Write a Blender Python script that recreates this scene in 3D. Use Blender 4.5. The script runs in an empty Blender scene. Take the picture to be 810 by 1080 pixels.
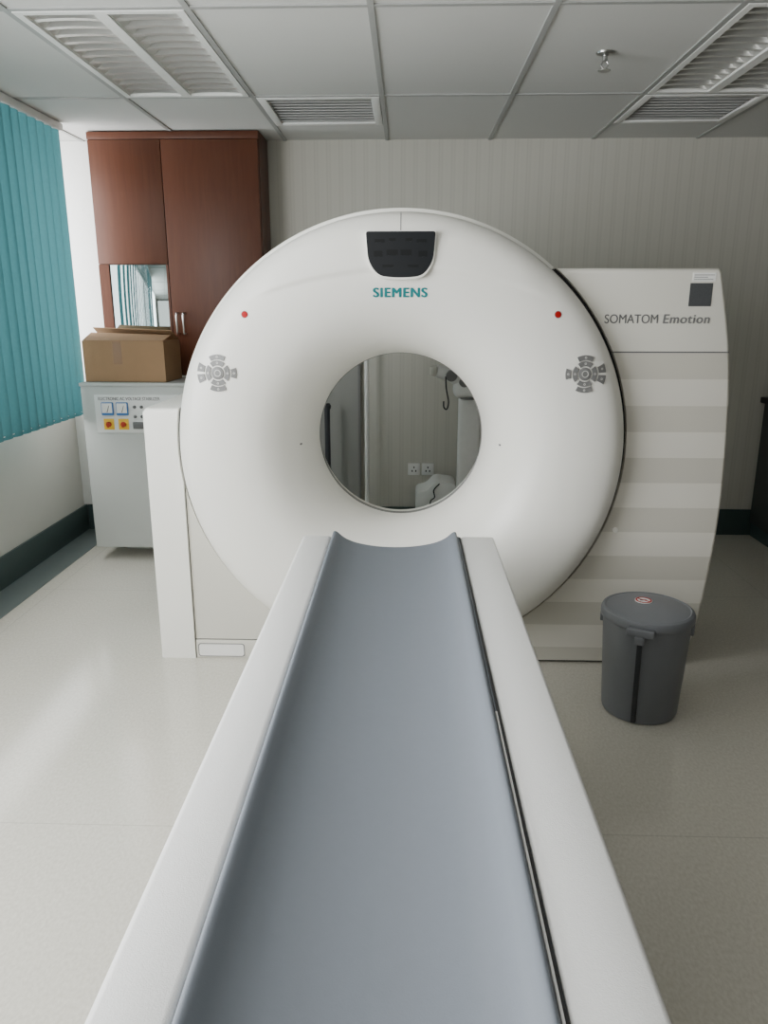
import bpy, bmesh, math, random
from mathutils import Vector, Matrix
random.seed(4)
SC = bpy.context.scene
COL = SC.collection
PI = math.pi

# ------------------------------------------------------------------ materials
def lin(c):
    c = c / 255.0
    return c / 12.92 if c <= 0.04045 else ((c + 0.055) / 1.055) ** 2.4
def rgb(*c):
    return (lin(c[0]), lin(c[1]), lin(c[2]), 1.0)

def mat(name, c, rough=0.5, metal=0.0, nscale=30.0, namt=0.04, bump=0.0, bscale=200.0, spec=0.5):
    m = bpy.data.materials.new(name); m.use_nodes = True
    nt = m.node_tree; N = nt.nodes; L = nt.links
    p = N['Principled BSDF']
    p.inputs['Roughness'].default_value = rough
    p.inputs['Metallic'].default_value = metal
    p.inputs['Specular IOR Level'].default_value = spec
    tc = N.new('ShaderNodeTexCoord'); no = N.new('ShaderNodeTexNoise')
    no.inputs['Scale'].default_value = nscale; no.inputs['Detail'].default_value = 4
    L.new(tc.outputs['Object'], no.inputs['Vector'])
    mx = N.new('ShaderNodeMix'); mx.data_type = 'RGBA'
    b = rgb(*c)
    mx.inputs[6].default_value = tuple(v * (1 - namt) for v in b[:3]) + (1,)
    mx.inputs[7].default_value = tuple(min(1, v * (1 + namt)) for v in b[:3]) + (1,)
    L.new(no.outputs['Fac'], mx.inputs[0]); L.new(mx.outputs[2], p.inputs['Base Color'])
    if bump > 0:
        n2 = N.new('ShaderNodeTexNoise'); n2.inputs['Scale'].default_value = bscale
        L.new(tc.outputs['Object'], n2.inputs['Vector'])
        bp = N.new('ShaderNodeBump'); bp.inputs['Strength'].default_value = bump; bp.inputs['Distance'].default_value = 0.002
        L.new(n2.outputs['Fac'], bp.inputs['Height']); L.new(bp.outputs['Normal'], p.inputs['Normal'])
    return m

def stripe_mat(name, axis, period, offset, duty, c1, c2, rough=0.5, soft=None, nscale=3.0, namt=0.03):
    """bands along one object axis; c1 where frac < duty"""
    m = bpy.data.materials.new(name); m.use_nodes = True
    nt = m.node_tree; N = nt.nodes; L = nt.links
    p = N['Principled BSDF']; p.inputs['Roughness'].default_value = rough
    tc = N.new('ShaderNodeTexCoord'); sp = N.new('ShaderNodeSeparateXYZ')
    L.new(tc.outputs['Object'], sp.inputs[0])
    a = N.new('ShaderNodeMath'); a.operation = 'SUBTRACT'; a.inputs[1].default_value = offset
    L.new(sp.outputs[axis], a.inputs[0])
    d = N.new('ShaderNodeMath'); d.operation = 'DIVIDE'; d.inputs[1].default_value = period
    L.new(a.outputs[0], d.inputs[0])
    f = N.new('ShaderNodeMath'); f.operation = 'FRACT'; L.new(d.outputs[0], f.inputs[0])
    if soft:
        r = N.new('ShaderNodeValToRGB'); r.color_ramp.interpolation = 'LINEAR'
        els = r.color_ramp.elements
        els[0].position = 0; els[0].color = rgb(*soft[0][1]); els[1].position = 1; els[1].color = rgb(*soft[-1][1])
        for pos, c in soft[1:-1]:
            e = els.new(pos); e.color = rgb(*c)
        L.new(f.outputs[0], r.inputs[0]); src = r.outputs[0]
    else:
        g = N.new('ShaderNodeMath'); g.operation = 'LESS_THAN'; g.inputs[1].default_value = duty
        L.new(f.outputs[0], g.inputs[0])
        mx = N.new('ShaderNodeMix'); mx.data_type = 'RGBA'
        mx.inputs[6].default_value = rgb(*c2); mx.inputs[7].default_value = rgb(*c1)
        L.new(g.outputs[0], mx.inputs[0]); src = mx.outputs[2]
    no = N.new('ShaderNodeTexNoise'); no.inputs['Scale'].default_value = nscale
    L.new(tc.outputs['Object'], no.inputs['Vector'])
    mr = N.new('ShaderNodeMapRange'); mr.inputs['To Min'].default_value = 1 - namt; mr.inputs['To Max'].default_value = 1 + namt
    L.new(no.outputs['Fac'], mr.inputs['Value'])
    mu = N.new('ShaderNodeVectorMath'); mu.operation = 'SCALE'
    L.new(src, mu.inputs[0]); L.new(mr.outputs[0], mu.inputs['Scale'])
    L.new(mu.outputs[0], p.inputs['Base Color'])
    return m

def wood_mat(name, c1, c2):
    m = bpy.data.materials.new(name); m.use_nodes = True
    nt = m.node_tree; N = nt.nodes; L = nt.links
    p = N['Principled BSDF']; p.inputs['Roughness'].default_value = 0.4
    p.inputs['Specular IOR Level'].default_value = 0.35
    tc = N.new('ShaderNodeTexCoord'); mp = N.new('ShaderNodeMapping')
    mp.inputs['Scale'].default_value = (14, 14, 1.2)
    L.new(tc.outputs['Object'], mp.inputs[0])
    no = N.new('ShaderNodeTexNoise'); no.inputs['Scale'].default_value = 3; no.inputs['Detail'].default_value = 5; no.inputs['Distortion'].default_value = 0.8
    L.new(mp.outputs[0], no.inputs['Vector'])
    r = N.new('ShaderNodeValToRGB'); r.color_ramp.elements[0].position = 0.2; r.color_ramp.elements[1].position = 0.8
    r.color_ramp.elements[0].color = rgb(*c1); r.color_ramp.elements[1].color = rgb(*c2)
    L.new(no.outputs['Fac'], r.inputs[0]); L.new(r.outputs[0], p.inputs['Base Color'])
    return m

def floor_mat():
    m = bpy.data.materials.new('vinyl_floor'); m.use_nodes = True
    nt = m.node_tree; N = nt.nodes; L = nt.links
    p = N['Principled BSDF']; p.inputs['Roughness'].default_value = 0.15
    tc = N.new('ShaderNodeTexCoord')
    a = N.new('ShaderNodeTexNoise'); a.inputs['Scale'].default_value = 120; a.inputs['Detail'].default_value = 2
    mp = N.new('ShaderNodeMapping'); mp.inputs['Scale'].default_value = (1, 0.6, 1)
    L.new(tc.outputs['Object'], mp.inputs[0]); L.new(mp.outputs[0], a.inputs['Vector'])
    r = N.new('ShaderNodeValToRGB')
    e = r.color_ramp.elements
    e[0].position = 0.28; e[0].color = rgb(195, 191, 179); e[1].position = 0.72; e[1].color = rgb(210, 207, 196)
    L.new(a.outputs['Fac'], r.inputs[0])
    b = N.new('ShaderNodeTexNoise'); b.inputs['Scale'].default_value = 1.3
    L.new(tc.outputs['Object'], b.inputs['Vector'])
    mr = N.new('ShaderNodeMapRange'); mr.inputs['To Min'].default_value = 0.94; mr.inputs['To Max'].default_value = 1.05
    L.new(b.outputs['Fac'], mr.inputs['Value'])
    br = N.new('ShaderNodeTexBrick'); br.offset = 0.0
    br.inputs['Scale'].default_value = 1.0; br.inputs['Mortar Size'].default_value = 0.0022
    br.inputs['Brick Width'].default_value = 1.9; br.inputs['Row Height'].default_value = 1.9
    br.inputs['Color1'].default_value = (1, 1, 1, 1); br.inputs['Color2'].default_value = (1, 1, 1, 1); br.inputs['Mortar'].default_value = (0.82, 0.82, 0.82, 1)
    L.new(tc.outputs['Object'], br.inputs['Vector'])
    mu = N.new('ShaderNodeVectorMath'); mu.operation = 'SCALE'
    L.new(r.outputs[0], mu.inputs[0]); L.new(mr.outputs[0], mu.inputs['Scale'])
    m2 = N.new('ShaderNodeVectorMath'); m2.operation = 'MULTIPLY'
    L.new(mu.outputs[0], m2.inputs[0]); L.new(br.outputs['Color'], m2.inputs[1])
    L.new(m2.outputs[0], p.inputs['Base Color'])
    wv = N.new('ShaderNodeTexNoise'); wv.inputs['Scale'].default_value = 9
    L.new(tc.outputs['Object'], wv.inputs['Vector'])
    bp = N.new('ShaderNodeBump'); bp.inputs['Strength'].default_value = 0.06; bp.inputs['Distance'].default_value = 0.01
    L.new(wv.outputs['Fac'], bp.inputs['Height']); L.new(bp.outputs['Normal'], p.inputs['Normal'])
    return m

def blind_mat():
    m = bpy.data.materials.new('teal_blind_fabric'); m.use_nodes = True
    nt = m.node_tree; N = nt.nodes; L = nt.links
    p = N['Principled BSDF']; p.inputs['Roughness'].default_value = 0.65
    tc = N.new('ShaderNodeTexCoord'); no = N.new('ShaderNodeTexNoise'); no.inputs['Scale'].default_value = 60
    L.new(tc.outputs['Object'], no.inputs['Vector'])
    mx = N.new('ShaderNodeMix'); mx.data_type = 'RGBA'
    mx.inputs[6].default_value = rgb(62, 111, 116); mx.inputs[7].default_value = rgb(70, 121, 126)
    L.new(no.outputs['Fac'], mx.inputs[0]); L.new(mx.outputs[2], p.inputs['Base Color'])
    t = N.new('ShaderNodeBsdfTranslucent'); L.new(mx.outputs[2], t.inputs['Color'])
    ms = N.new('ShaderNodeMixShader'); ms.inputs[0].default_value = 0.32
    L.new(p.outputs[0], ms.inputs[1]); L.new(t.outputs[0], ms.inputs[2])
    L.new(ms.outputs[0], N['Material Output'].inputs['Surface'])
    return m

M = {}
M['gantry'] = mat('gantry_white_plastic', (240, 239, 232), 0.36, 0, 8, 0.012)
M['gantry2'] = mat('gantry_offwhite_panel', (228, 226, 216), 0.42, 0, 8, 0.015)
M['gantry3'] = mat('gantry_grey_panel', (209, 207, 197), 0.45, 0, 8, 0.015)
M['striped'] = stripe_mat('striped_housing', 2, 0.206, 1.312 - 0.206 * 7 + 0.103, 0.5, (209, 206, 195), (229, 226, 216), 0.42, namt=0.01)
M['rail'] = mat('table_rail_white', (224, 224, 222), 0.45, 0, 140, 0.03, 0.25, 500)
M['cradle'] = mat('grey_cradle_vinyl', (116, 122, 130), 0.6, 0, 60, 0.025, 0.1, 400, spec=.3)
M['black'] = mat('black_rubber', (22, 23, 25), 0.5)
M['slot'] = mat('slot_rubber', (40, 41, 43), 0.6)
M['dark'] = mat('dark_plastic', (48, 50, 54), 0.4)
M['display'] = mat('display_glass', (26, 29, 32), 0.3, 0, 30, .04, spec=.3)
M['segment'] = mat('display_segment', (15, 17, 19), 0.35, spec=.3)
M['teal'] = mat('teal_lettering', (10, 122, 126), 0.4)
M['greytext'] = mat('grey_lettering', (102, 102, 102), 0.5)
M['midtext'] = mat('mid_grey_lettering', (118, 118, 117), 0.5)
M['borering'] = mat('bore_ring_grey', (120, 120, 118), 0.4)
M['pad'] = mat('pad_grey', (118, 118, 117), 0.45)
M['padlight'] = mat('pad_light_mark', (205, 205, 200), 0.45)
M['red'] = mat('red_window', (168, 20, 24), 0.5, spec=.2)
M['bin'] = mat('grey_bin_plastic', (114, 117, 122), 0.42, 0, 40, 0.03)
M['bindark'] = mat('dark_bin_rod', (46, 48, 52), 0.5)
M['white'] = mat('white_paint', (236, 236, 233), 0.55)
M['wallwhite'] = mat('left_wall_paint', (206, 205, 198), 0.7, 0, 12, 0.02)
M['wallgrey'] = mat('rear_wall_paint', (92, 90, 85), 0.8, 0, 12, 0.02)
M['paper'] = stripe_mat('striped_wallpaper', 0, 0.075, 0, 0.5, (0, 0, 0), (0, 0, 0), 0.7,
    soft=[(0, (199, 197, 187)), (0.32, (200, 198, 188)), (0.42, (191, 189, 179)), (0.52, (199, 197, 187)), (0.68, (194, 192, 182)), (0.8, (201, 199, 189)), (1, (199, 197, 187))])
M['ceil'] = mat('ceiling_tile', (208, 208, 205), 0.85, 0, 260, 0.05, 0.2, 300)
M['tbar'] = mat('ceiling_grid_metal', (164, 165, 163), 0.5)
M['skirt'] = mat('dark_green_skirting', (64, 80, 79), 0.5)
M['strip'] = mat('grey_floor_strip', (104, 113, 112), 0.3)
M['floor'] = floor_mat()
M['blind'] = blind_mat()
M['wood'] = wood_mat('brown_veneer', (85, 46, 29), (97, 56, 37))
M['mirror'] = mat('mirror_glass', (165, 178, 178), 0.04, 1.0, 5, 0.01)
M['chrome'] = mat('brushed_metal', (190, 190, 188), 0.28, 1.0)
M['alum'] = mat('louvre_aluminium', (216, 216, 212), 0.35, 0.5)
M['tube'] = mat('fluorescent_tube', (245, 245, 240), 0.3)
M['cabgrey'] = mat('stabilizer_grey_paint', (186, 190, 186), 0.5, 0, 20, 0.02)
M['counter'] = mat('counter_front', (62, 66, 64), 0.55, 0, 20, 0.02)
M['screencloth'] = mat('screen_panel_grey', (146, 147, 142), 0.7, 0, 20, 0.02)
M['panelwhite'] = mat('panel_face', (226, 228, 226), 0.45)
M['blue'] = mat('blue_meter', (60, 120, 185), 0.35)
M['yellow'] = mat('yellow_plate', (236, 190, 46), 0.45)
M['redknob'] = mat('red_knob', (190, 60, 40), 0.4)
M['card'] = mat('cardboard', (158, 125, 92), 0.8, 0, 25, 0.06)
M['tape'] = mat('packing_tape', (138, 104, 72), 0.3, 0, 40, 0.05)
M['sticker'] = mat('dark_sticker', (72, 74, 76), 0.5, 0, 300, 0.3)

# ------------------------------------------------------------------ mesh helpers
def join(bm, t, Mx=None):
    if Mx is not None: bmesh.ops.transform(t, matrix=Mx, verts=t.verts)
    me = bpy.data.meshes.new('tmp'); t.to_mesh(me); t.free()
    bm.from_mesh(me); bpy.data.meshes.remove(me)
    return bm
def box(bm, x0, x1, y0, y1, z0, z1, bev=0.0, seg=2, Mx=None):
    t = bmesh.new()
    bmesh.ops.create_cube(t, size=1)
    for v in t.verts:
        v.co = Vector(((x0 + x1) / 2 + v.co.x * (x1 - x0), (y0 + y1) / 2 + v.co.y * (y1 - y0), (z0 + z1) / 2 + v.co.z * (z1 - z0)))
    if bev > 0:
        bmesh.ops.bevel(t, geom=list(t.edges), offset=bev, segments=seg, affect='EDGES', profile=0.5, clamp_overlap=True)
    return join(bm, t, Mx)
def B(*a, **k):
    return box(bmesh.new(), *a, **k)
def lathe(bm, prof, c, axis='Z', seg=64, closed=False):
    t = bmesh.new(); rings = []
    for r, h in prof:
        ring = []
        for i in range(seg):
            a = 2 * PI * i / seg
            if axis == 'Z': co = (c[0] + r * math.cos(a), c[1] + r * math.sin(a), c[2] + h)
            else: co = (c[0] + r * math.cos(a), c[1] + h, c[2] + r * math.sin(a))
            ring.append(t.verts.new(co))
        rings.append(ring)
    n = len(rings)
    for k in range(n if closed else n - 1):
        A, Bq = rings[k], rings[(k + 1) % n]
        for i in range(seg):
            j = (i + 1) % seg
            t.faces.new((A[i], A[j], Bq[j], Bq[i]))
    if not closed:
        for ring in (rings[0], rings[-1]):
            t.faces.new(ring)
    bmesh.ops.remove_doubles(t, verts=t.verts, dist=1e-6)
    bmesh.ops.recalc_face_normals(t, faces=t.faces)
    return join(bm, t)
def prism(bm, poly, y0, y1, bev=0.0, outer=None, seg=3, Mx=None):
    """polygon in XZ extruded along Y from y0 (front) to y1"""
    t = bmesh.new()
    f = [t.verts.new((x, y0, z)) for x, z in poly]
    b = [t.verts.new((x, y1, z)) for x, z in poly]
    n = len(poly)
    t.faces.new(f); t.faces.new(list(reversed(b)))
    for i in range(n):
        j = (i + 1) % n
        t.faces.new((f[j], f[i], b[i], b[j]))
    bmesh.ops.recalc_face_normals(t, faces=t.faces)
    if bev > 0:
        es = []
        for i in range(n):
            j = (i + 1) % n
            if outer is None or (i in outer and j in outer):
                e = t.edges.get((f[i], f[j]))
                if e: es.append(e)
        bmesh.ops.bevel(t, geom=es, offset=bev, segments=seg, affect='EDGES', profile=0.5, clamp_overlap=True)
    return join(bm, t, Mx)
def tube(bm, pts, r, seg=10):
    t = bmesh.new(); pts = [Vector(p) for p in pts]; rings = []
    up = Vector((0.13, 0.94, 0.31)).normalized()
    for i, p in enumerate(pts):
        d = (pts[min(i + 1, len(pts) - 1)] - pts[max(i - 1, 0)]).normalized()
        u = d.cross(up)
        if u.length < 0.15: u = d.cross(Vector((1, 0, 0.2)))
        u.normalize(); w = d.cross(u)
        rr = r[i] if isinstance(r, (list, tuple)) else r
        rings.append([t.verts.new(p + (u * math.cos(2 * PI * k / seg) + w * math.sin(2 * PI * k / seg)) * rr) for k in range(seg)])
    for a, b in zip(rings, rings[1:]):
        for k in range(seg):
            j = (k + 1) % seg
            t.faces.new((a[k], a[j], b[j], b[k]))
    t.faces.new(rings[0]); t.faces.new(list(reversed(rings[-1])))
    bmesh.ops.recalc_face_normals(t, faces=t.faces)
    return join(bm, t)
def spline(pts, n=8):
    out = []
    P = [pts[0]] + list(pts) + [pts[-1]]
    for i in range(1, len(P) - 2):
        p0, p1, p2, p3 = P[i - 1], P[i], P[i + 1], P[i + 2]
        for k in range(n):
            s = k / n
            out.append(tuple(0.5 * ((2 * b) + (-a + c) * s + (2 * a - 5 * b + 4 * c - d) * s * s + (-a + 3 * b - 3 * c + d) * s ** 3) for a, b, c, d in zip(p0, p1, p2, p3)))
    out.append(tuple(pts[-1]))
    return out
def text_bm(body, width, height, depth=0.002, shear=0.0, bold=0.0, space=1.0):
    """bold: overlay copies shifted sideways by this much (metres)"""
    cu = bpy.data.curves.new('txt', 'FONT'); cu.body = body; cu.size = 1; cu.extrude = 0.02; cu.shear = shear; cu.space_character = space
    o = bpy.data.objects.new('txt', cu); COL.objects.link(o)
    bpy.context.view_layer.update()
    me = bpy.data.meshes.new_from_object(o.evaluated_get(bpy.context.evaluated_depsgraph_get()))
    t = bmesh.new(); t.from_mesh(me)
    bpy.data.objects.remove(o); bpy.data.curves.remove(cu); bpy.data.meshes.remove(me)
    lo = [min(v.co[i] for v in t.verts) for i in range(3)]; hi = [max(v.co[i] for v in t.verts) for i in range(3)]
    for v in t.verts:
        x = ((v.co.x - lo[0]) / (hi[0] - lo[0]) - 0.5) * width
        z = ((v.co.y - lo[1]) / (hi[1] - lo[1]) - 0.5) * height
        y = -((v.co.z - lo[2]) / (hi[2] - lo[2])) * depth
        v.co = (x, y, z)
    if bold > 0:
        out = bmesh.new()
        for dx, dy, dz in ((-bold, 0, 0), (0, .00005, bold * .35), (bold, .0001, 0), (0, .00015, -bold * .35)):
            c = t.copy(); bmesh.ops.translate(c, verts=c.verts, vec=(dx, dy, dz)); join(out, c)
        t.free(); t = out
    return t
def move(t, x, y, z):
    bmesh.ops.translate(t, verts=t.verts, vec=(x, y, z)); return t

def rootloc(o):
    v = Vector((0, 0, 0))
    while o is not None:
        v += o.location; o = o.parent
    return v
def obj(name, bm, m, parent=None, label=None, sharp=35):
    if parent is not None:
        bmesh.ops.translate(bm, verts=bm.verts, vec=-rootloc(parent))
    for f in bm.faces: f.smooth = True
    for e in bm.edges:
        e.smooth = not (len(e.link_faces) != 2 or e.calc_face_angle(0) > math.radians(sharp))
    me = bpy.data.meshes.new(name); bm.to_mesh(me); bm.free()
    me.materials.append(m)
    o = bpy.data.objects.new(name, me); COL.objects.link(o)
    if parent is not None: o.parent = parent
    if label: o['label'] = label
    return o
def thing(name, label, cat, loc, group=None):
    o = bpy.data.objects.new(name, None); COL.objects.link(o); o.location = loc
    o.empty_display_size = 0.1
    o['label'] = label; o['category'] = cat
    if group: o['group'] = group
    return o
def struct(name, bm, m, label, cat, parent=None):
    o = obj(name, bm, m, parent); o['kind'] = 'structure'
    if parent is None: o['label'] = label; o['category'] = cat
    return o

# ------------------------------------------------------------------ room
CZ = 2.44; XL = -2.19; XR = 2.9; YB = 4.95; YF = -2.0
struct('floor', B(XL - .15, XR + .15, YF - .15, YB + .15, -.1, 0), M['floor'], 'pale glossy vinyl floor', 'floor')
struct('wall_back', B(XL - .15, XR + .15, YB, YB + .12, 0, 2.68), M['paper'], 'back wall with pale vertically striped wallpaper', 'wall')
struct('wall_right', B(XR, XR + .12, YF, YB, 0, 2.68), M['wallgrey'], 'plain grey right side wall', 'wall')
struct('wall_front', B(XL - .15, XR + .15, YF - .12, YF, 0, 2.68), M['wallgrey'], 'plain wall behind the camera', 'wall')
WY0, WY1, WZ0, WZ1 = -0.6, 4.94, 0.90, 2.43
bm = B(XL - .15, XL, YF, YB, 0, WZ0); box(bm, XL - .15, XL, YF, YB, WZ1, 2.68)
box(bm, XL - .15, XL, YF, WY0, WZ0, WZ1); box(bm, XL - .15, XL, WY1, YB, WZ0, WZ1)
struct('wall_left', bm, M['wallwhite'], 'pale left wall under the window', 'wall')
bm = bmesh.new()
for y in (WY0, 0.75, 2.1, 3.5, WY1 - .04): box(bm, XL - .12, XL - .06, y, y + .04, WZ0, WZ1)
box(bm, XL - .12, XL - .06, WY0, WY1, WZ0, WZ0 + .04); box(bm, XL - .12, XL - .06, WY0, WY1, WZ1 - .04, WZ1)
struct('window_1', bm, M['white'], 'long window in the left wall behind the teal blinds', 'window')
struct('baseboard_left', B(XL, XL + .015, YF, YB, 0, .175, .003), M['skirt'], 'dark green skirting along the left wall', 'baseboard')
struct('floor_strip', B(XL + .015, -1.985, YF, YB - .016, 0, .003), M['strip'], 'grey strip on the floor along the left skirting', 'floor strip')  # thin grey sheet on the floor beside the left skirting
struct('baseboard_back', B(XL + .02, XR, YB - .015, YB, 0, .175, .003), M['skirt'], 'dark green skirting along the back wall', 'baseboard')
struct('baseboard_right', B(XR - .015, XR, YF, YB - .40, 0, .175, .003), M['skirt'], 'dark green skirting along the right wall', 'baseboard')
struct('trim_1', B(XL, -1.835, YB - .02, YB - .0005, .18, CZ - .001, .002), M['white'], 'strip of back wall whitened for daylight between window and wooden cabinet', 'wall strip')  # white panel on the back wall, daylight glare put into its colour

GX = [XL, -1.96, -1.35, -.74, -.13, .48, 1.09, 1.70, 2.31, XR]
GY = [YF, -1.62, -.505, .61, 1.725, 2.84, 3.955, YB]
bm = bmesh.new()
def cquad(bm, x0, x1, y0, y1, z=CZ):
    box(bm, x0, x1, y0, y1, z, z + .02)
for i in range(len(GX) - 1):
    for j in range(len(GY) - 1):
        if j == 5 and i in (2, 6): continue
        if j == 6 and i in (3, 6):
            cquad(bm, GX[i], GX[i + 1], 4.55, YB); continue
        cquad(bm, GX[i], GX[i + 1], GY[j], GY[j + 1])
box(bm, XL - .15, XR + .15, YF - .15, YB + .15, 2.68, 2.74)
struct('ceiling', bm, M['ceil'], 'suspended ceiling of pale rectangular tiles', 'ceiling')
bm = bmesh.new()
for x in GX[1:-1]: box(bm, x - .011, x + .011, YF, YB, CZ - .006, CZ + .001)
for y in GY[1:-1]: box(bm, XL, XR, y - .011, y + .011, CZ - .0055, CZ + .001)
struct('trim_2', bm, M['tbar'], 'thin metal grid bars between the ceiling tiles', 'ceiling grid')

# ------------------------------------------------------------------ ceiling lights
def ceiling_light(x0, x1, y0, y1, label):
    cx, cy = (x0 + x1) / 2, (y0 + y1) / 2
    r = thing('ceiling_light', label, 'ceiling light', (cx, cy, CZ), 'recessed louvred ceiling lights')
    a, b, c, d = x0 + .014, x1 - .014, y0 + .014, y1 - .014
    bm = B(a, b, c, d, CZ + .125, CZ + .13)
    for q in ((a, a + .004, c, d), (b - .004, b, c, d), (a, b, c, c + .004), (a, b, d - .004, d)):
        box(bm, q[0], q[1], q[2], q[3], CZ + .001, CZ + .13)
    obj('housing', bm, M['white'], r)
    bm = bmesh.new(); w = .026; mx = cx
    box(bm, a, a + w, c, d, CZ - .008, CZ + .006); box(bm, b - w, b, c, d, CZ - .008, CZ + .006)
    box(bm, a + w, b - w, c, c + w, CZ - .008, CZ + .006); box(bm, a + w, b - w, d - w, d, CZ - .008, CZ + .006)
    box(bm, mx - .022, mx + .022, c + w, d - w, CZ - .008, CZ + .006)
    obj('frame', bm, M['white'], r)
    ic, id_ = c + w, d - w
    for u0, u1 in ((a + w, mx - .022), (mx + .022, b - w)):
        obj('tube', tube(bmesh.new(), [((u0 + u1) / 2, ic + .02, CZ + .095), ((u0 + u1) / 2, id_ - .02, CZ + .095)], .013, 12), M['tube'], r)
        bm = bmesh.new()
        bw = u1 - u0
        def xs(z):  # parabolic side reflector: opening narrows upwards
            return .006 + .045 * (z / .065) ** .6
        zs = [0, .01, .022, .038, .052, .065]
        for s, u in ((1, u0), (-1, u1)):
            pts = [(u + s * xs(z), CZ + z) for z in zs] + [(u + s * (xs(zs[-1]) - .003), CZ + zs[-1]), (u, CZ + .001)]
            prism(bm, pts, ic, id_)
        m_ = 13
        for q in range(m_ + 1):
            y = ic + (id_ - ic) * q / m_
            t = bmesh.new(); nz = 5; nx = 8; grid = {}
            for side_ in (-1, 1):
                for iz in range(nz):
                    fz = iz / (nz - 1)
                    for ix in range(nx + 1):
                        fx = ix / nx
                        x = u0 + .004 + (bw - .008) * fx
                        sag = .005 * (1 - (2 * fx - 1) ** 2)
                        z = CZ + sag + fz * .045
                        yy = y + side_ * (.011 * (1 - fz) ** 1.6 + .0012)
                        grid[side_, iz, ix] = t.verts.new((x, yy, z))
            for side_ in (-1, 1):
                for iz in range(nz - 1):
                    for ix in range(nx):
                        t.faces.new((grid[side_, iz, ix], grid[side_, iz, ix + 1], grid[side_, iz + 1, ix + 1], grid[side_, iz + 1, ix]))
            for ix in range(nx):
                for iz in (0, nz - 1):
                    t.faces.new((grid[-1, iz, ix], grid[-1, iz, ix + 1], grid[1, iz, ix + 1], grid[1, iz, ix]))
            bmesh.ops.recalc_face_normals(t, faces=t.faces)
            join(bm, t)
        obj('louvre', bm, M['alum'], r)
    return r
ceiling_light(-1.35, -.74, 2.84, 3.955, 'louvred ceiling light on the left, near the teal blinds')
ceiling_light(1.09, 1.70, 2.84, 3.955, 'louvred ceiling light on the right, beyond the sprinkler head')

# ------------------------------------------------------------------ vents
def ceiling_vent(x0, x1, y0, y1, label):
    cx, cy = (x0 + x1) / 2, (y0 + y1) / 2
    hx, hy = (x1 - x0) / 2 - .013, (y1 - y0) / 2 - .013
    r = thing('ceiling_vent', label, 'air vent', (cx, cy, CZ), 'square ceiling air vents')
    bm = bmesh.new(); w = .04
    box(bm, cx - hx, cx - hx + w, cy - hy, cy + hy, CZ - .008, CZ + .004, .002); box(bm, cx + hx - w, cx + hx, cy - hy, cy + hy, CZ - .008, CZ + .004, .002)
    box(bm, cx - hx + w, cx + hx - w, cy - hy, cy - hy + w, CZ - .008, CZ + .004, .002); box(bm, cx - hx + w, cx + hx - w, cy + hy - w, cy + hy, CZ - .008, CZ + .004, .002)
    obj('frame', bm, M['white'], r)
    n = 9; span = 2 * (hy - w)
    for k in range(n):
        y = cy - hy + w + span * (k + .5) / n
        Mx = Matrix.Translation((cx, y, CZ + .014)) @ Matrix.Rotation(math.radians(38), 4, 'X')
        obj('blade', B(-(hx - w) + .001, hx - w - .001, -.024, .024, -.0015, .0015, Mx=Mx), M['ceil'], r)
    obj('backing', B(cx - hx, cx + hx, cy - hy, cy + hy, CZ + .09, CZ + .10), M['dark'], r)
ceiling_vent(-.74, -.13, 3.955, 4.55, 'square slatted ceiling air vent next to the wooden cabinet')
ceiling_vent(1.09, 1.70, 3.955, 4.55, 'square slatted ceiling air vent above the right side of the scanner')

# sprinkler, on a drop pipe from the slab above the tiles
r = thing('sprinkler', 'small metal fire sprinkler head hanging from a ceiling tile', 'sprinkler', (.765, 3.36, CZ))
obj('drop_pipe', tube(bmesh.new(), [(.765, 3.36, CZ - .01), (.765, 3.36, 2.681)], .010, 14), M['chrome'], r)
obj('escutcheon', lathe(bmesh.new(), [(.036, -.0003), (.034, -.006), (.014, -.012)], (.765, 3.36, CZ), seg=32), M['chrome'], r)
bm = lathe(bmesh.new(), [(.011, -.012), (.011, -.030), (.006, -.034)], (.765, 3.36, CZ), seg=20)
for s in (-1, 1): tube(bm, [(.765 + s * .008, 3.36, CZ - .03), (.765 + s * .015, 3.36, CZ - .045), (.765, 3.36, CZ - .062)], .0028, 8)
obj('body', bm, M['chrome'], r)
obj('deflector', lathe(bmesh.new(), [(.004, -.058), (.024, -.063), (.024, -.066), (.004, -.066)], (.765, 3.36, CZ), seg=24), M['chrome'], r)

# ------------------------------------------------------------------ vertical blind
XB = -1.905
r = thing('vertical_blind', 'teal vertical fabric blind hanging over the left window', 'blind', (XB, 3.4, CZ))
obj('headrail', B(XB - .03, XB + .03, 2.25, 4.46, CZ - .045, CZ - .007, .004), M['white'], r)
bm = bmesh.new(); y = 2.3
while y < 4.44:
    a = math.radians(15 + random.uniform(-5, 5))
    t = bmesh.new(); hw = .049
    cols = []
    for s in range(9):
        u = -1 + s / 4
        off = .013 * (1 - u * u)
        px = XB + hw * u * math.sin(a) + off * math.cos(a); py = y + hw * u * math.cos(a) - off * math.sin(a)
        cols.append((t.verts.new((px, py, .868)), t.verts.new((px, py, CZ - .045))))
    for p, q in zip(cols, cols[1:]): t.faces.new((p[0], q[0], q[1], p[1]))
    join(bm, t); y += .087
obj('vane', bm, M['blind'], r)
obj('bottom_chain', tube(bmesh.new(), [(XB + .006, 2.3, .885), (XB + .006, 4.42, .885)], .0022, 6), M['white'], r)

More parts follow.
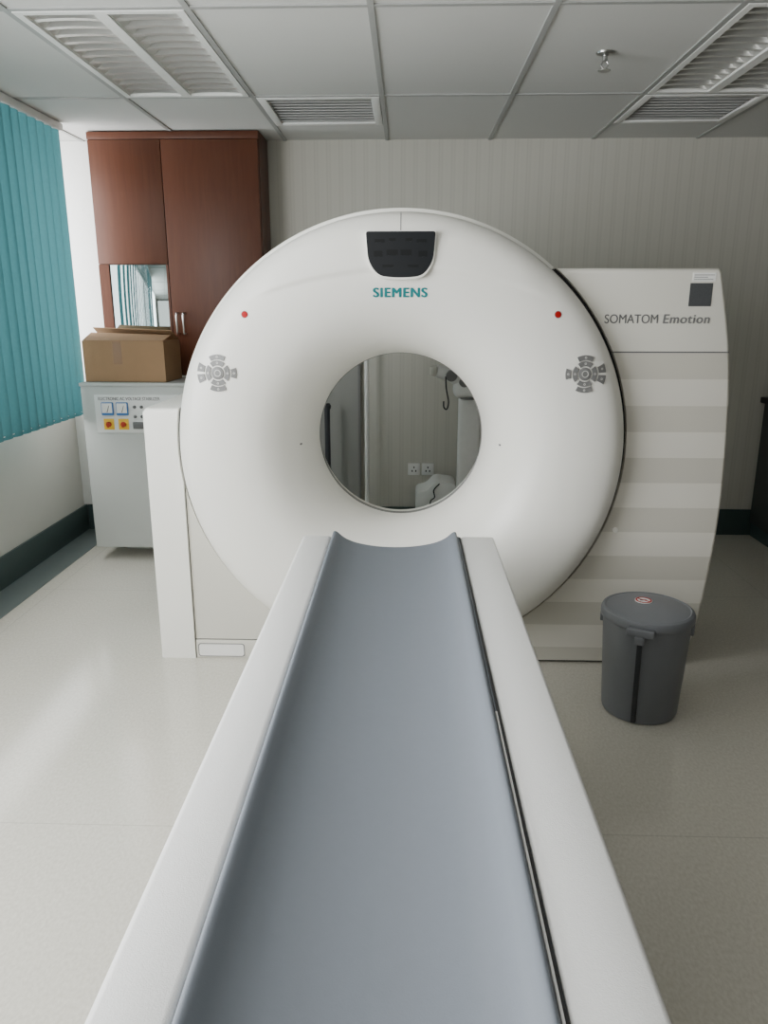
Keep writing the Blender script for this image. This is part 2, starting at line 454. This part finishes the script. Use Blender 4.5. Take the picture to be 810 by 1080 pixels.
# ------------------------------------------------------------------ wall cabinet
r = thing('wall_cabinet', 'dark brown wooden wall cabinet with two doors and mirrored pane', 'cabinet', (-1.34, 4.95, 1.07))
obj('body', B(-1.83, -.85, 4.67, 4.948, 1.07, CZ - .002, .003), M['wood'], r)
obj('top_rail', B(-1.829, -.851, 4.650, 4.669, 2.393, CZ - .008, .002), M['wood'], r)
d1 = obj('door', B(-1.826, -1.412, 4.648, 4.668, 1.72, 2.390, .002), M['wood'], r)
d2 = obj('door', B(-1.408, -.855, 4.648, 4.668, 1.08, 2.390, .002), M['wood'], r)
def handle(x, z, p):
    bm = tube(bmesh.new(), [(x, 4.65, z - .06), (x, 4.622, z - .06), (x, 4.618, z - .05), (x, 4.618, z + .05), (x, 4.622, z + .06), (x, 4.65, z + .06)], .006, 8)
    obj('handle', bm, M['chrome'], p)
handle(-1.375, 1.38, d2)
handle(-1.335, 1.38, d2)
obj('mirror_pane', B(-1.765, -1.425, 4.655, 4.668, 1.10, 1.716, .002), M['mirror'], r)
obj('pane_frame', B(-1.826, -1.765, 4.648, 4.668, 1.08, 1.717), M['wood'], r)
obj('pane_frame', B(-1.425, -1.412, 4.648, 4.668, 1.08, 1.717), M['wood'], r)

# ------------------------------------------------------------------ voltage stabilizer
SY = 4.30
r = thing('voltage_stabilizer', 'grey steel power stabilizer cabinet with meters, standing below the wooden cabinet', 'power cabinet', (-1.52, 4.47, 0))
obj('cabinet_body', B(-1.862, -1.19, SY, 4.64, .080, 1.04, .006), M['cabgrey'], r)
obj('top_cover', B(-1.867, -1.185, SY - .006, 4.645, 1.04, 1.06, .004), M['cabgrey'], r)
obj('plinth', B(-1.76, -1.24, SY + .22, 4.60, 0, .081), M['cabgrey'], r)
pn = obj('control_panel', B(-1.785, -1.26, SY - .008, SY + .002, .775, .995, .003), M['panelwhite'], r)
obj('panel_lettering', move(text_bm('ELECTRONIC AC VOLTAGE STABILIZER', .355, .018, .001, 0, .0003), -1.583, SY - .0085, .972), M['greytext'], pn)
for x in (-1.71, -1.625):
    g = obj('meter', B(x - .034, x + .034, SY - .022, SY - .008, .878, .952, .004), M['blue'], r)
    bm = B(x - .029, x + .029, SY - .0235, SY - .022, .892, .947)
    obj('dial', bm, M['white'], g)
    obj('needle', prism(bmesh.new(), [(x - .002, .896), (x + .002, .896), (x + .014, .934), (x + .012, .935)], SY - .0245, SY - .0236), M['black'], g)
    k_ = obj('switch_plate', B(x - .03, x + .03, SY - .012, SY - .008, .795, .858, .002), M['yellow'], r)
    bm = lathe(bmesh.new(), [(.015, -.012), (.014, -.024), (.011, -.026)], (x, SY, .826), axis='Y', seg=24)
    box(bm, x - .005, x + .005, SY - .036, SY - .024, .810, .842, .002)
    obj('knob', bm, M['redknob'], k_)
for x, z in ((-1.555, .925), (-1.515, .925), (-1.555, .87), (-1.515, .87)):
    obj('indicator', lathe(bmesh.new(), [(.009, -.008), (.009, -.014), (.006, -.018)], (x, SY, z), axis='Y', seg=20), M['greytext'], r)
obj('terminal', B(-1.57, -1.50, SY - .02, SY - .008, .80, .84, .003), M['greytext'], r)

# ------------------------------------------------------------------ carton
r = thing('cardboard_box', 'brown cardboard box with a tape strip and loosely closed flaps on the grey power cabinet', 'box', (-1.61, 4.48, 1.06))
Rz = Matrix.Translation((-1.607, 4.485, 1.06)) @ Matrix.Rotation(math.radians(-3), 4, 'Z')
hw, hd, hh, th = .238, .135, .228, .005
bm = bmesh.new()
for q in ((-hw, hw, -hd, -hd + th), (-hw, hw, hd - th, hd), (-hw, -hw + th, -hd + th, hd - th), (hw - th, hw, -hd + th, hd - th)):
    box(bm, q[0], q[1], q[2], q[3], 0.001, hh)
box(bm, -hw, hw, -hd, hd, 0.001, .006)
bmesh.ops.transform(bm, matrix=Rz, verts=bm.verts)
obj('carton', bm, M['card'], r)
def flap(x0, x1, y, L, ang, sgn, zz, tilt=0):
    t = B(x0, x1, 0, L, -.002, .002)
    for v in t.verts: v.co.z += tilt * v.co.x * (v.co.y / L)
    Mx = Rz @ Matrix.Translation((0, y, zz)) @ Matrix.Rotation(0 if sgn > 0 else PI, 4, 'Z') @ Matrix.Rotation(ang, 4, 'X')
    bmesh.ops.transform(t, matrix=Mx, verts=t.verts)
    return t
obj('flap', flap(-hw + .002, hw - .002, -hd, .13, math.radians(15), 1, hh + .003, -.03), M['card'], r)
obj('flap', flap(-hw + .002, hw - .002, hd - .005, .13, math.radians(28), -1, hh + .003, .04), M['card'], r)
t = B(-.06, -.01, -hd - .0015, -hd, .10, hh); bmesh.ops.transform(t, matrix=Rz, verts=t.verts)
obj('tape', t, M['tape'], r)

# ------------------------------------------------------------------ CT scanner
GXc, GZc = -.027, .938
RG = .898; RD = .884
S = thing('ct_scanner', 'large white ring-shaped medical scanner with round opening and striped side housing', 'scanner', (GXc, 3.25, 0))
front = [(.355, 3.29), (.360, 3.21), (.380, 3.12), (.418, 3.035), (.472, 2.967), (.535, 2.922), (.605, 2.897), (.68, 2.887), (.75, 2.888), (.81, 2.899), (.848, 2.92), (.873, 2.955), (RD, 3.01)]
fs = spline(front, 12)
def smooth01(a, b, x):
    s = max(0, min(1, (x - a) / (b - a))); return s * s * (3 - 2 * s)
def bulge(x, z):
    """raised upper brow of the front cover; its lower edge makes a soft crease beside the display"""
    rr = math.hypot(x - GXc, z - GZc)
    zc = 1.612 - .10 * ((x - GXc) / .55) ** 2
    return -.007 * smooth01(zc - .010, zc + .010, z) * smooth01(.884, .80, rr) * smooth01(.58, .44, abs(x - GXc))
rear = spline([(RD, 3.46), (.87, 3.54), (.80, 3.60), (.66, 3.62), (.52, 3.59), (.42, 3.50), (.372, 3.42), (.357, 3.34)], 5)
prof = fs + rear
bm = lathe(bmesh.new(), prof, (GXc, 0, GZc), axis='Y', seg=360, closed=True)
for v in bm.verts:
    if v.co.y < 3.02 and v.co.z > 1.4: v.co.y += bulge(v.co.x, v.co.z)
obj('ring_cover', bm, M['gantry'], S, sharp=60)
def fy(x, z):
    rr = math.hypot(x - GXc, z - GZc)
    for (a, ya), (b, yb) in zip(fs, fs[1:]):
        if a <= rr <= b: return ya + (yb - ya) * (rr - a) / max(1e-6, b - a) + bulge(x, z)
    return 2.9
def conform(t):
    for v in t.verts: v.co.y = fy(v.co.x, v.co.z) + v.co.y
    return t
obj('bore_ring', lathe(bmesh.new(), [(.3555, 3.292), (.3525, 3.294), (.3525, 3.318), (.3555, 3.32)], (GXc, 0, GZc), axis='Y', seg=120, closed=True), M['borering'], S, 'grey ring inside the opening')
def arc(a0, a1, n, rad=RG):
    return [(GXc + rad * math.cos(math.radians(a0 + (a1 - a0) * k / n)), GZc + rad * math.sin(math.radians(a0 + (a1 - a0) * k / n))) for k in range(n + 1)]
def ang_z(z): return math.degrees(math.asin((z - GZc) / RG))
a_top = ang_z(1.62); a_bot = math.degrees(math.asin(-.866 / RG))
aL1 = 180 - ang_z(1.089)
obj('gap_seal', prism(bmesh.new(), arc(a_bot, a_top, 80, RG - .0005) + arc(a_top, a_bot, 80, RD + .0005), 3.025, 3.45), M['black'], S, 'black gap around the ring')
obj('gap_seal', prism(bmesh.new(), arc(aL1, 256, 80, RG - .0005) + arc(256, aL1, 80, RD + .0005), 3.022, 3.45), M['greytext'], S, 'grey gap around the ring')
obj('rear_shell', prism(bmesh.new(), arc(a_top + .3, aL1 - .3, 90, RG + .004) + arc(aL1 - .3, a_top + .3, 90, RD + .0005), 3.06, 3.5), M['gantry'], S)
t = B(GXc - .0015, GXc + .0015, -.001, .004, GZc + .80, GZc + .883)
bmesh.ops.subdivide_edges(t, edges=[e for e in t.edges if abs(e.verts[0].co.z - e.verts[1].co.z) > .05], cuts=14)
obj('seam', conform(t), M['greytext'], S)
for a in (0, 180):
    x, z = GXc + .405 * math.cos(math.radians(a)), GZc + .405 * math.sin(math.radians(a))
    t = lathe(bmesh.new(), [(.004, .002), (.004, -.0015), (.002, -.002)], (x, 0, z), axis='Y', seg=12)
    obj('laser_dot', conform(t), M['greytext'], S)
def rounded(pts, rad, n=5):
    out = []
    m = len(pts)
    for i in range(m):
        p0, p1, p2 = Vector(pts[i - 1]), Vector(pts[i]), Vector(pts[(i + 1) % m])
        rr = rad[i]
        a = (p0 - p1).normalized() * rr; b = (p2 - p1).normalized() * rr
        for k in range(n + 1):
            s = k / n
            q = p1 + a * (1 - s) ** 2 + b * s ** 2
            out.append((q.x, q.y))
    return out
w = .125; dz0, dz1 = 1.583, 1.740
dp = [(GXc - w, dz1), (GXc - w + .008, 1.640), (GXc - .082, 1.588), (GXc, dz0 - .002), (GXc + .082, 1.588), (GXc + w - .008, 1.640), (GXc + w, dz1)]
bz = [(GXc - w - .003, dz1 + .003), (GXc - w + .004, 1.634), (GXc - .086, 1.580), (GXc, dz0 - .010), (GXc + .086, 1.580), (GXc + w - .004, 1.634), (GXc + w + .003, dz1 + .003)]
D = obj('display_panel', prism(bmesh.new(), rounded(bz, [.010, .026, .03, .04, .03, .026, .010]), 2.868, 2.91, .003, None, 3), M['gantry'], S)
obj('screen', prism(bmesh.new(), rounded(dp, [.010, .026, .03, .04, .03, .026, .010]), 2.8665, 2.88, .001, None, 1), M['display'], D)
for x, z, ww, hh_ in [(-.075, 1.708, .018, .006), (-.03, 1.712, .012, .005), (.03, 1.712, .012, .005), (.075, 1.708, .018, .006), (-.08, 1.664, .016, .010), (-.03, 1.668, .02, .010),
                     (.02, 1.668, .02, .010), (.08, 1.664, .016, .010), (-.045, 1.622, .02, .005), (.045, 1.622, .02, .005)]:
    obj('segment', B(GXc + x - ww, GXc + x + ww, 2.8662, 2.868, z - hh_, z + hh_), M['segment'], D)
obj('brand_lettering', conform(move(text_bm('SIEMENS', .196, .033, .0025, 0, .0025, 1.14), GXc - .001, .0005, 1.531)), M['teal'], S)
for x in (GXc - .578, GXc + .578):
    t = lathe(bmesh.new(), [(.013, .004), (.013, -.0015), (.010, -.002)], (x, 0, 1.453), axis='Y', seg=24)
    g = obj('laser_window', conform(t), M['greytext'], S)
    t = lathe(bmesh.new(), [(.0115, .0), (.0115, -.0025), (.009, -.003)], (x, 0, 1.453), axis='Y', seg=24)
    obj('lens', conform(t), M['red'], g)
def arc_seg(cx, cz, r0, r1, a0, a1, y0, y1, n=8):
    poly = [(cx + r1 * math.cos(math.radians(a0 + (a1 - a0) * k / n)), cz + r1 * math.sin(math.radians(a0 + (a1 - a0) * k / n))) for k in range(n + 1)]
    poly += [(cx + r0 * math.cos(math.radians(a1 - (a1 - a0) * k / n)), cz + r0 * math.sin(math.radians(a1 - (a1 - a0) * k / n))) for k in range(n + 1)]
    return prism(bmesh.new(), poly, y0, y1)
for cx in (GXc - .690, GXc + .690):
    cz = 1.238
    sg = -1 if cx < 0 else 1
    hub = conform(lathe(bmesh.new(), [(.024, .003), (.024, -.004), (.020, -.005)], (cx, 0, cz), axis='Y', seg=28))
    P = obj('control_pad', hub, M['pad'], S, 'round grey button cluster')
    segs = [(.029, .047, a - 38, a + 38) for a in (0, 90, 180, 270)]
    segs += [(.051, .069, 62, 118), (.051, .069, 242, 298)]
    base = 0 if sg > 0 else 180
    segs += [(.053, .082, base + 4, base + 28), (.053, .082, base - 28, base - 4), (.053, .073, base + 180 - 16, base + 180 + 16)]
    for s_ in segs:
        obj('button', conform(arc_seg(cx, cz, *s_, -.004, .003)), M['pad'], P)
        am = math.radians((s_[2] + s_[3]) / 2); rm = (s_[0] + s_[1]) / 2
        x, z = cx + rm * math.cos(am), cz + rm * math.sin(am)
        obj('button_mark', conform(arc_seg(x, z, .002, .0042, 0, 359, -.0048, -.0036, 10)), M['padlight'], P)
    obj('hub_mark', conform(arc_seg(cx, cz, .010, .013, 0, 359, -.0058, -.0045, 20)), M['padlight'], P)

FY = 3.0; BY = 3.58
side = spline([(1.178, .014), (1.212, .10), (1.240, .25), (1.268, .587), (1.268, .9), (1.240, 1.28), (1.170, 1.62)], 8)
def side_x(z):
    for (xa, za), (xb, zb) in zip(side, side[1:]):
        if za <= z <= zb: return xa + (xb - xa) * (z - za) / (zb - za)
SEAM = 1.312
up = [(side_x(SEAM + .002), SEAM + .002)] + [(x, z) for x, z in side if SEAM + .01 < z < 1.60] + [(1.172, 1.607), (1.160, 1.62)]
n_out = len(up)
up2 = up + arc(a_top, ang_z(SEAM + .002), 14)
obj('housing_top', prism(bmesh.new(), up2, FY, BY, .014, set(range(0, n_out + 1)), 3), M['gantry2'], S)
low = [(.2, .014), ] + [(x, z) for x, z in side if z < SEAM - .02] + [(side_x(SEAM - .002), SEAM - .002)]
n_out = len(low)
low2 = low + arc(ang_z(SEAM - .002), a_bot, 50)
obj('striped_housing', prism(bmesh.new(), low2, FY, BY, .014, set(range(1, n_out)), 3), M['striped'], S, 'striped side housing')
obj('base', B(.2, 1.16, FY + .02, BY - .02, 0, .0145), M['dark'], S, 'dark base strip')
xa = GXc + RG * math.cos(math.radians(ang_z(SEAM))) + .002
obj('seam_line', prism(bmesh.new(), [(side_x(SEAM) - .004, SEAM - .0025), (side_x(SEAM) - .004, SEAM + .0025), (xa, SEAM + .0025), (xa, SEAM - .0025)], FY - .001, FY + .3), M['greytext'], S)
obj('model_lettering', move(text_bm('SOMATOM', .200, .033, .0015, 0, .0004), .849, FY - .0003, 1.436), M['greytext'], S)
obj('model_lettering', move(text_bm('Emotion', .174, .033, .0015, .12, .0014, 1.10), 1.056, FY - .0003, 1.436), M['midtext'], S)
st = obj('label_sticker', B(1.065, 1.150, FY - .0015, FY + .001, 1.572, 1.603), M['white'], S, 'white paper sticker')
for k, (a, b) in enumerate(((1.07, 1.14), (1.07, 1.12), (1.07, 1.145))):
    obj('print_line', B(a, b, FY - .002, FY - .0014, 1.578 + k * .008, 1.580 + k * .008), M['greytext'], st)
obj('label_sticker', B(1.058, 1.142, FY - .0015, FY + .001, 1.482, 1.566), M['sticker'], S, 'dark grey sticker')
obj('cover_button', lathe(bmesh.new(), [(.011, .002), (.011, -.004), (.008, -.006)], (.855, FY, .60), axis='Y', seg=20), M['gantry'], S)
zc_ = GZc - math.sqrt(RG ** 2 - (.912 + GXc) ** 2)
aL0 = 180 + math.degrees(math.asin((GZc - zc_) / RG))
col = [(-.912, 0), (-.912, zc_)] + arc(aL0, aL1, 10)[1:] + [(-1.045, 1.089), (-1.06, 1.075), (-1.062, .5), (-1.062, 0)]
n = len(col)
obj('left_housing', prism(bmesh.new(), col, FY, BY, .012, set(range(n - 5, n)), 3), M['gantry'], S)
zp_ = GZc - math.sqrt(RG ** 2 - (.908 + GXc) ** 2)
aP0 = 180 + math.degrees(math.asin((GZc - zp_) / RG)); aP1 = 180 + math.degrees(math.asin((GZc - .088) / RG))
pan = [(-.908, .088), (-.908, zp_)] + arc(aP0, aP1, 24)[1:]
obj('lower_panel', prism(bmesh.new(), pan, FY + .012, BY - .05), M['gantry3'], S)
obj('panel_gap', prism(bmesh.new(), [(-.9125, .082), (-.9125, zp_ - .01), (-.906, zp_ - .01), (-.906, .09), (-.32, .09), (-.32, .082)], FY + .016, FY + .2), M['dark'], S)
kp = obj('kick_plate', B(-.908, -.32, FY + .004, FY + .04, .0, .083, .004), M['gantry3'], S)
obj('vent_plate', prism(bmesh.new(), rounded([(-.895, .012), (-.70, .012), (-.70, .066), (-.895, .066)], [.012] * 4, 4), FY + .002, FY + .01), M['white'], kp)
obj('vent_edge', prism(bmesh.new(), rounded([(-.899, .008), (-.696, .008), (-.696, .070), (-.899, .070)], [.014] * 4, 4), FY + .003, FY + .01), M['pad'], kp)
obj('base', B(-.88, .195, 3.12, 3.5, 0, .05), M['dark'], S)

# ------------------------------------------------------------------ patient table
T = thing('patient_table', 'long white patient table with grey concave cradle leading to the scanner', 'patient table', (-.035, 1.45, 0))
Y0, Y1 = .22, 2.55
obj('side_rail', B(-.362, -.261, Y0, Y1, .57, .705, .012, 3), M['rail'], T)
obj('side_rail', B(.1905, .307, Y0, Y1, .57, .705, .010, 3), M['rail'], T)
xl, xr = -.2595, .1795
cc, hw = (xl + xr) / 2, (xr - xl) / 2
half = spline([(0, .6575), (.2, .659), (.4, .6638), (.6, .6725), (.74, .6835), (.83, .695), (.89, .7065), (.93, .7135), (.962, .7160), (.987, .713), (1.0, .704)], 5)
top = [(cc - hw * t_, z) for t_, z in reversed(half)] + [(cc + hw * t_, z) for t_, z in half[1:]]
sec = [(xl - .0005, .69)] + top + [(xr + .0005, .69), (xr, .635)] + [(x, min(z - .022, .635)) for x, z in reversed(top)] + [(xl, .635)]
t = bmesh.new()
ys = [Y0 - .02 + (2.565 - Y0 + .02) * k / 20 for k in range(21)]
rows = [[t.verts.new((x, y, z)) for x, z in sec] for y in ys]
for A, C in zip(rows, rows[1:]):
    for i in range(len(sec)):
        j = (i + 1) % len(sec); t.faces.new((A[i], A[j], C[j], C[i]))
t.faces.new(rows[0]); t.faces.new(list(reversed(rows[-1])))
bmesh.ops.recalc_face_normals(t, faces=t.faces)
obj('cradle', t, M['cradle'], T, 'grey concave cradle', sharp=50)
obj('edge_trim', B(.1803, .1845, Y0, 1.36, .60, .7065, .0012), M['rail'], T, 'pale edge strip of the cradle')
obj('edge_trim', B(.1803, .1845, 1.361, Y1, .60, .704, .0012), M['cradle'], T, 'grey edge strip of the cradle')
obj('slot_strip', B(.1848, .1903, Y0, Y1 - .004, .59, .702), M['slot'], T, 'black slot along the right rail')
obj('frame_tray', B(-.335, .28, Y0 + .06, Y1 - .06, .50, .585, .01), M['gantry2'], T)
pf = []
for k in range(9):
    pf += [(0, .09 + k * .046), (.014, .113 + k * .046)]
pf.append((0, .09 + 9 * .046))
t = bmesh.new(); loops = []
for g, z in pf:
    loops.append([t.verts.new(p) for p in ((-.28 - g, 1.04 - g, z), (.215 + g, 1.04 - g, z), (.215 + g, 2.2 + g, z), (-.28 - g, 2.2 + g, z))])
for A, C in zip(loops, loops[1:]):
    for i in range(4):
        j = (i + 1) % 4; t.faces.new((A[i], A[j], C[j], C[i]))
t.faces.new(loops[0]); t.faces.new(loops[-1])
bmesh.ops.recalc_face_normals(t, faces=t.faces)
obj('bellows', t, M['dark'], T)
obj('base_plate', B(-.34, .27, .75, 2.45, 0, .09, .02, 3), M['gantry2'], T)

# ------------------------------------------------------------------ waste bin
bx, by = .895, 2.635
W = thing('waste_bin', 'grey plastic waste bin with lid standing in front of the striped housing', 'bin', (bx, by, 0))
obj('bucket', lathe(bmesh.new(), [(.12, 0), (.134, .004), (.138, .015), (.157, .365), (.158, .385), (.150, .385)], (bx, by, 0), seg=72), M['bin'], W)
lid = obj('lid', lathe(bmesh.new(), [(.160, .375), (.165, .378), (.167, .386), (.1665, .400), (.162, .409), (.152, .414), (.147, .411), (.10, .422), (.05, .428), (.004, .430)], (bx, by, 0), seg=72), M['bin'], W)
def disc(r0, r1, z0, z1, c):
    return lathe(bmesh.new(), [(r0, z0), (r1, z0), (r1, z1), (r0, z1)], c, seg=32, closed=True)
sx, sy = bx - .012, by + .02
obj('sticker', lathe(bmesh.new(), [(.031, .424), (.031, .4315), (.001, .4315)], (sx, sy, 0), seg=32), M['white'], lid, 'white and red round warning sticker')
bm = disc(.0235, .029, .4305, .4325, (sx, sy, 0))
box(bm, -.025, .025, -.0024, .0024, .4312, .4324, Mx=Matrix.Translation((sx, sy, 0)) @ Matrix.Rotation(math.radians(-45), 4, 'Z'))
obj('prohibition_mark', bm, M['red'], lid)
obj('sticker_symbol', B(-.014, .012, -.004, .004, .4312, .432, Mx=Matrix.Translation((sx, sy, 0))), M['dark'], lid)
ang = math.atan2(-by, -bx) - .10
Mb = Matrix.Translation((bx, by, 0)) @ Matrix.Rotation(ang, 4, 'Z')
obj('clasp', B(.155, .184, -.048, .048, .362, .392, .006, Mx=Mb), M['bin'], lid)
obj('clasp_catch', B(.162, .187, -.016, .016, .335, .366, .004, Mx=Mb), M['bin'], lid)
t = B(-.004, .007, -.009, .009, .01, .35, .003)
bmesh.ops.transform(t, matrix=Mb @ Matrix.Translation((.138, 0, 0)) @ Matrix.Rotation(math.atan2(.019, .35), 4, 'Y'), verts=t.verts)
obj('front_strip', t, M['bindark'], W, 'dark vertical strip')
for q in (PI / 2, -PI / 2):
    obj('handle_lug', B(.148, .166, -.02, .02, .335, .375, .004, Mx=Matrix.Translation((bx, by, 0)) @ Matrix.Rotation(ang + q, 4, 'Z')), M['bin'], W)

# ------------------------------------------------------------------ behind the scanner
def socket(x, label):
    r = thing('wall_socket', label, 'socket', (x, YB, .435), 'white sockets on the back wall')
    obj('plate', B(x - .04, x + .04, YB - .010, YB - .0005, .395, .475, .004), M['white'], r)
    obj('rocker', B(x + .015, x + .027, YB - .014, YB - .009, .445, .465, .001), M['white'], r)
    bm = bmesh.new()
    for dx, dz in ((0, .012), (-.012, -.012), (.012, -.012)): box(bm, x + dx - .004, x + dx + .004, YB - .0108, YB - .009, .435 + dz - .006, .435 + dz + .006)
    obj('pin_hole', bm, M['black'], r)
socket(.050, 'white wall socket seen through the scanner, the one nearer the slim metal pole')
socket(.142, 'white wall socket seen through the scanner, the one nearer the injector')

r = thing('drip_stand', 'slim pale metal pole stand seen through the scanner opening', 'stand', (-.255, 4.80, 0))
obj('pole', tube(bmesh.new(), [(-.255, 4.80, .05), (-.255, 4.80, 1.42)], .013, 14), M['white'], r)
for k in range(5):
    a = 2 * PI * k / 5 + .3
    obj('leg', tube(bmesh.new(), [(-.255, 4.80, .06), (-.255 + .10 * math.cos(a), 4.80 + .10 * math.sin(a), .03), (-.255 + .11 * math.cos(a), 4.80 + .11 * math.sin(a), .011)], .011, 8), M['chrome'], r)
obj('hook', tube(bmesh.new(), [(-.323, 4.80, 1.45), (-.313, 4.80, 1.42), (-.255, 4.80, 1.415), (-.197, 4.80, 1.42), (-.187, 4.80, 1.45)], .005, 8), M['chrome'], r)
r = thing('privacy_screen', 'flat grey panel standing left of the slim pole, seen through the scanner', 'screen', (-.54, 4.915, 0))
obj('panel', B(-.765, -.315, 4.917, 4.924, .22, 1.42), M['screencloth'], r)
bm = B(-.78, -.765, 4.91, 4.93, .0, 1.44); box(bm, -.315, -.30, 4.91, 4.93, .0, 1.44); box(bm, -.765, -.315, 4.91, 4.93, 1.42, 1.44); box(bm, -.765, -.315, 4.91, 4.93, .20, .22)
obj('frame', bm, M['midtext'], r)
r = thing('floor_stand', 'short dark upright stand at the left edge of the scanner opening view', 'stand', (-.50, 4.74, 0))
obj('pole', tube(bmesh.new(), [(-.50, 4.74, .025), (-.50, 4.74, .86)], .018, 14), M['dark'], r)
obj('base', lathe(bmesh.new(), [(.11, 0), (.11, .012), (.03, .03)], (-.50, 4.74, 0), seg=28), M['dark'], r)
obj('top', lathe(bmesh.new(), [(.024, .86), (.026, .88), (.016, .895)], (-.50, 4.74, 0), seg=20), M['dark'], r)

r = thing('contrast_injector', 'white wheeled column unit with jointed arm and dark cable, seen through the scanner opening', 'medical injector', (.38, 4.5, 0))
obj('column', B(.305, .435, 4.46, 4.55, .10, .97, .02, 3), M['white'], r)
h_ = obj('head', B(.270, .45, 4.42, 4.56, .965, 1.06, .035, 4), M['white'], r)
obj('collar', lathe(bmesh.new(), [(.07, .955), (.072, .962), (.06, .97)], (.375, 4.50, 0), seg=28), M['midtext'], r)
obj('arm', tube(bmesh.new(), [(.37, 4.5, 1.03), (.30, 4.48, 1.075), (.235, 4.46, 1.105), (.17, 4.45, 1.120)], [.048, .046, .042, .034], 16), M['white'], r)
obj('joint', lathe(bmesh.new(), [(.030, -.055), (.034, -.04), (.034, .04), (.030, .055)], (.255, 4.465, 1.095), axis='Y', seg=24), M['midtext'], r)
obj('joint', lathe(bmesh.new(), [(.026, -.065), (.030, -.055), (.030, .04), (.026, .05)], (.33, 4.485, 1.055), axis='Y', seg=24), M['midtext'], r)
obj('clamp', B(.130, .172, 4.42, 4.475, 1.09, 1.148, .012), M['gantry3'], r)
obj('cable', tube(bmesh.new(), spline([(.222, 4.42, 1.09), (.226, 4.41, 1.02), (.240, 4.41, .95), (.232, 4.41, .905), (.214, 4.41, .915), (.212, 4.41, .95)], 8), .0045, 10), M['black'], r)
obj('column_base', B(.36, .56, 4.33, 4.66, .06, .10, .015), M['white'], r)
for x in (.39, .53):
    for y in (4.38, 4.61):
        obj('castor', lathe(bmesh.new(), [(.012, -.012), (.03, -.012), (.03, .012), (.012, .012)], (x, y, .031), axis='Y', seg=18), M['black'], r)
r = thing('equipment_stool', 'low white boxy plastic unit beside the injector column, behind the scanner', 'equipment', (.19, 4.68, 0))
obj('shell', prism(bmesh.new(), rounded([(.06, 0), (.31, 0), (.31, .42), (.18, .44), (.13, .38), (.06, .365)], [.01, .01, .03, .03, .03, .03], 5), 4.57, 4.80, .012, None, 2), M['white'], r)
obj('power_cord', tube(bmesh.new(), spline([(.205, 4.562, .425), (.17, 4.558, .385), (.175, 4.558, .34), (.15, 4.558, .31), (.15, 4.558, .22)], 8), .004, 8), M['black'], r)
r = thing('counter_unit', 'low dark counter cabinet at the far right edge by the back wall', 'counter', (2.56, 4.76, 0))
obj('body', B(2.285, 2.885, 4.62, 4.93, .09, .885, .003), M['counter'], r)
obj('plinth', B(2.30, 2.885, 4.66, 4.93, 0, .089), M['skirt'], r)
obj('worktop', B(2.255, 2.89, 4.595, 4.932, .886, .922, .004), M['black'], r)

# ------------------------------------------------------------------ light
def area(name, loc, rot, sx_, sy_, power, col=(1, 1, 1)):
    l = bpy.data.lights.new(name, 'AREA'); l.shape = 'RECTANGLE'; l.size = sx_; l.size_y = sy_; l.energy = power; l.color = col
    o = bpy.data.objects.new(name, l); COL.objects.link(o); o.location = loc; o.rotation_euler = rot
    return o
area('window_light', (-2.1, 1.05, 1.65), (0, math.radians(-90), 0), 1.4, 2.2, 96, (.985, .99, 1.0))
area('rear_window_light', (-1.1, -1.9, 1.6), (math.radians(90), 0, 0), 1.9, 1.5, 18, (1, .985, .955))
sk = area('corner_boost', (-2.6, 4.30, 1.7), (0, 0, 0), .6, 1.3, 24, (1, 1, 1))  # extra lamp added outside the window to brighten the white corner strip
sk.rotation_euler = Vector((.8, .6, 0)).to_track_quat('-Z', 'Y').to_euler()
W_ = bpy.data.worlds.new('world'); SC.world = W_; W_.use_nodes = True
W_.node_tree.nodes['Background'].inputs[0].default_value = (.97, .99, 1.0, 1)
W_.node_tree.nodes['Background'].inputs[1].default_value = 5.0

# ------------------------------------------------------------------ camera
cam = bpy.data.cameras.new('camera'); co = bpy.data.objects.new('camera', cam); COL.objects.link(co)
co.location = (0, 0, 1.486)
co.rotation_euler = (math.radians(90 - 15.25), 0, math.radians(1.73))
cam.sensor_fit = 'VERTICAL'; cam.sensor_height = 36; cam.lens = 36 * 800 / 1080
cam.clip_start = .02
SC.camera = co
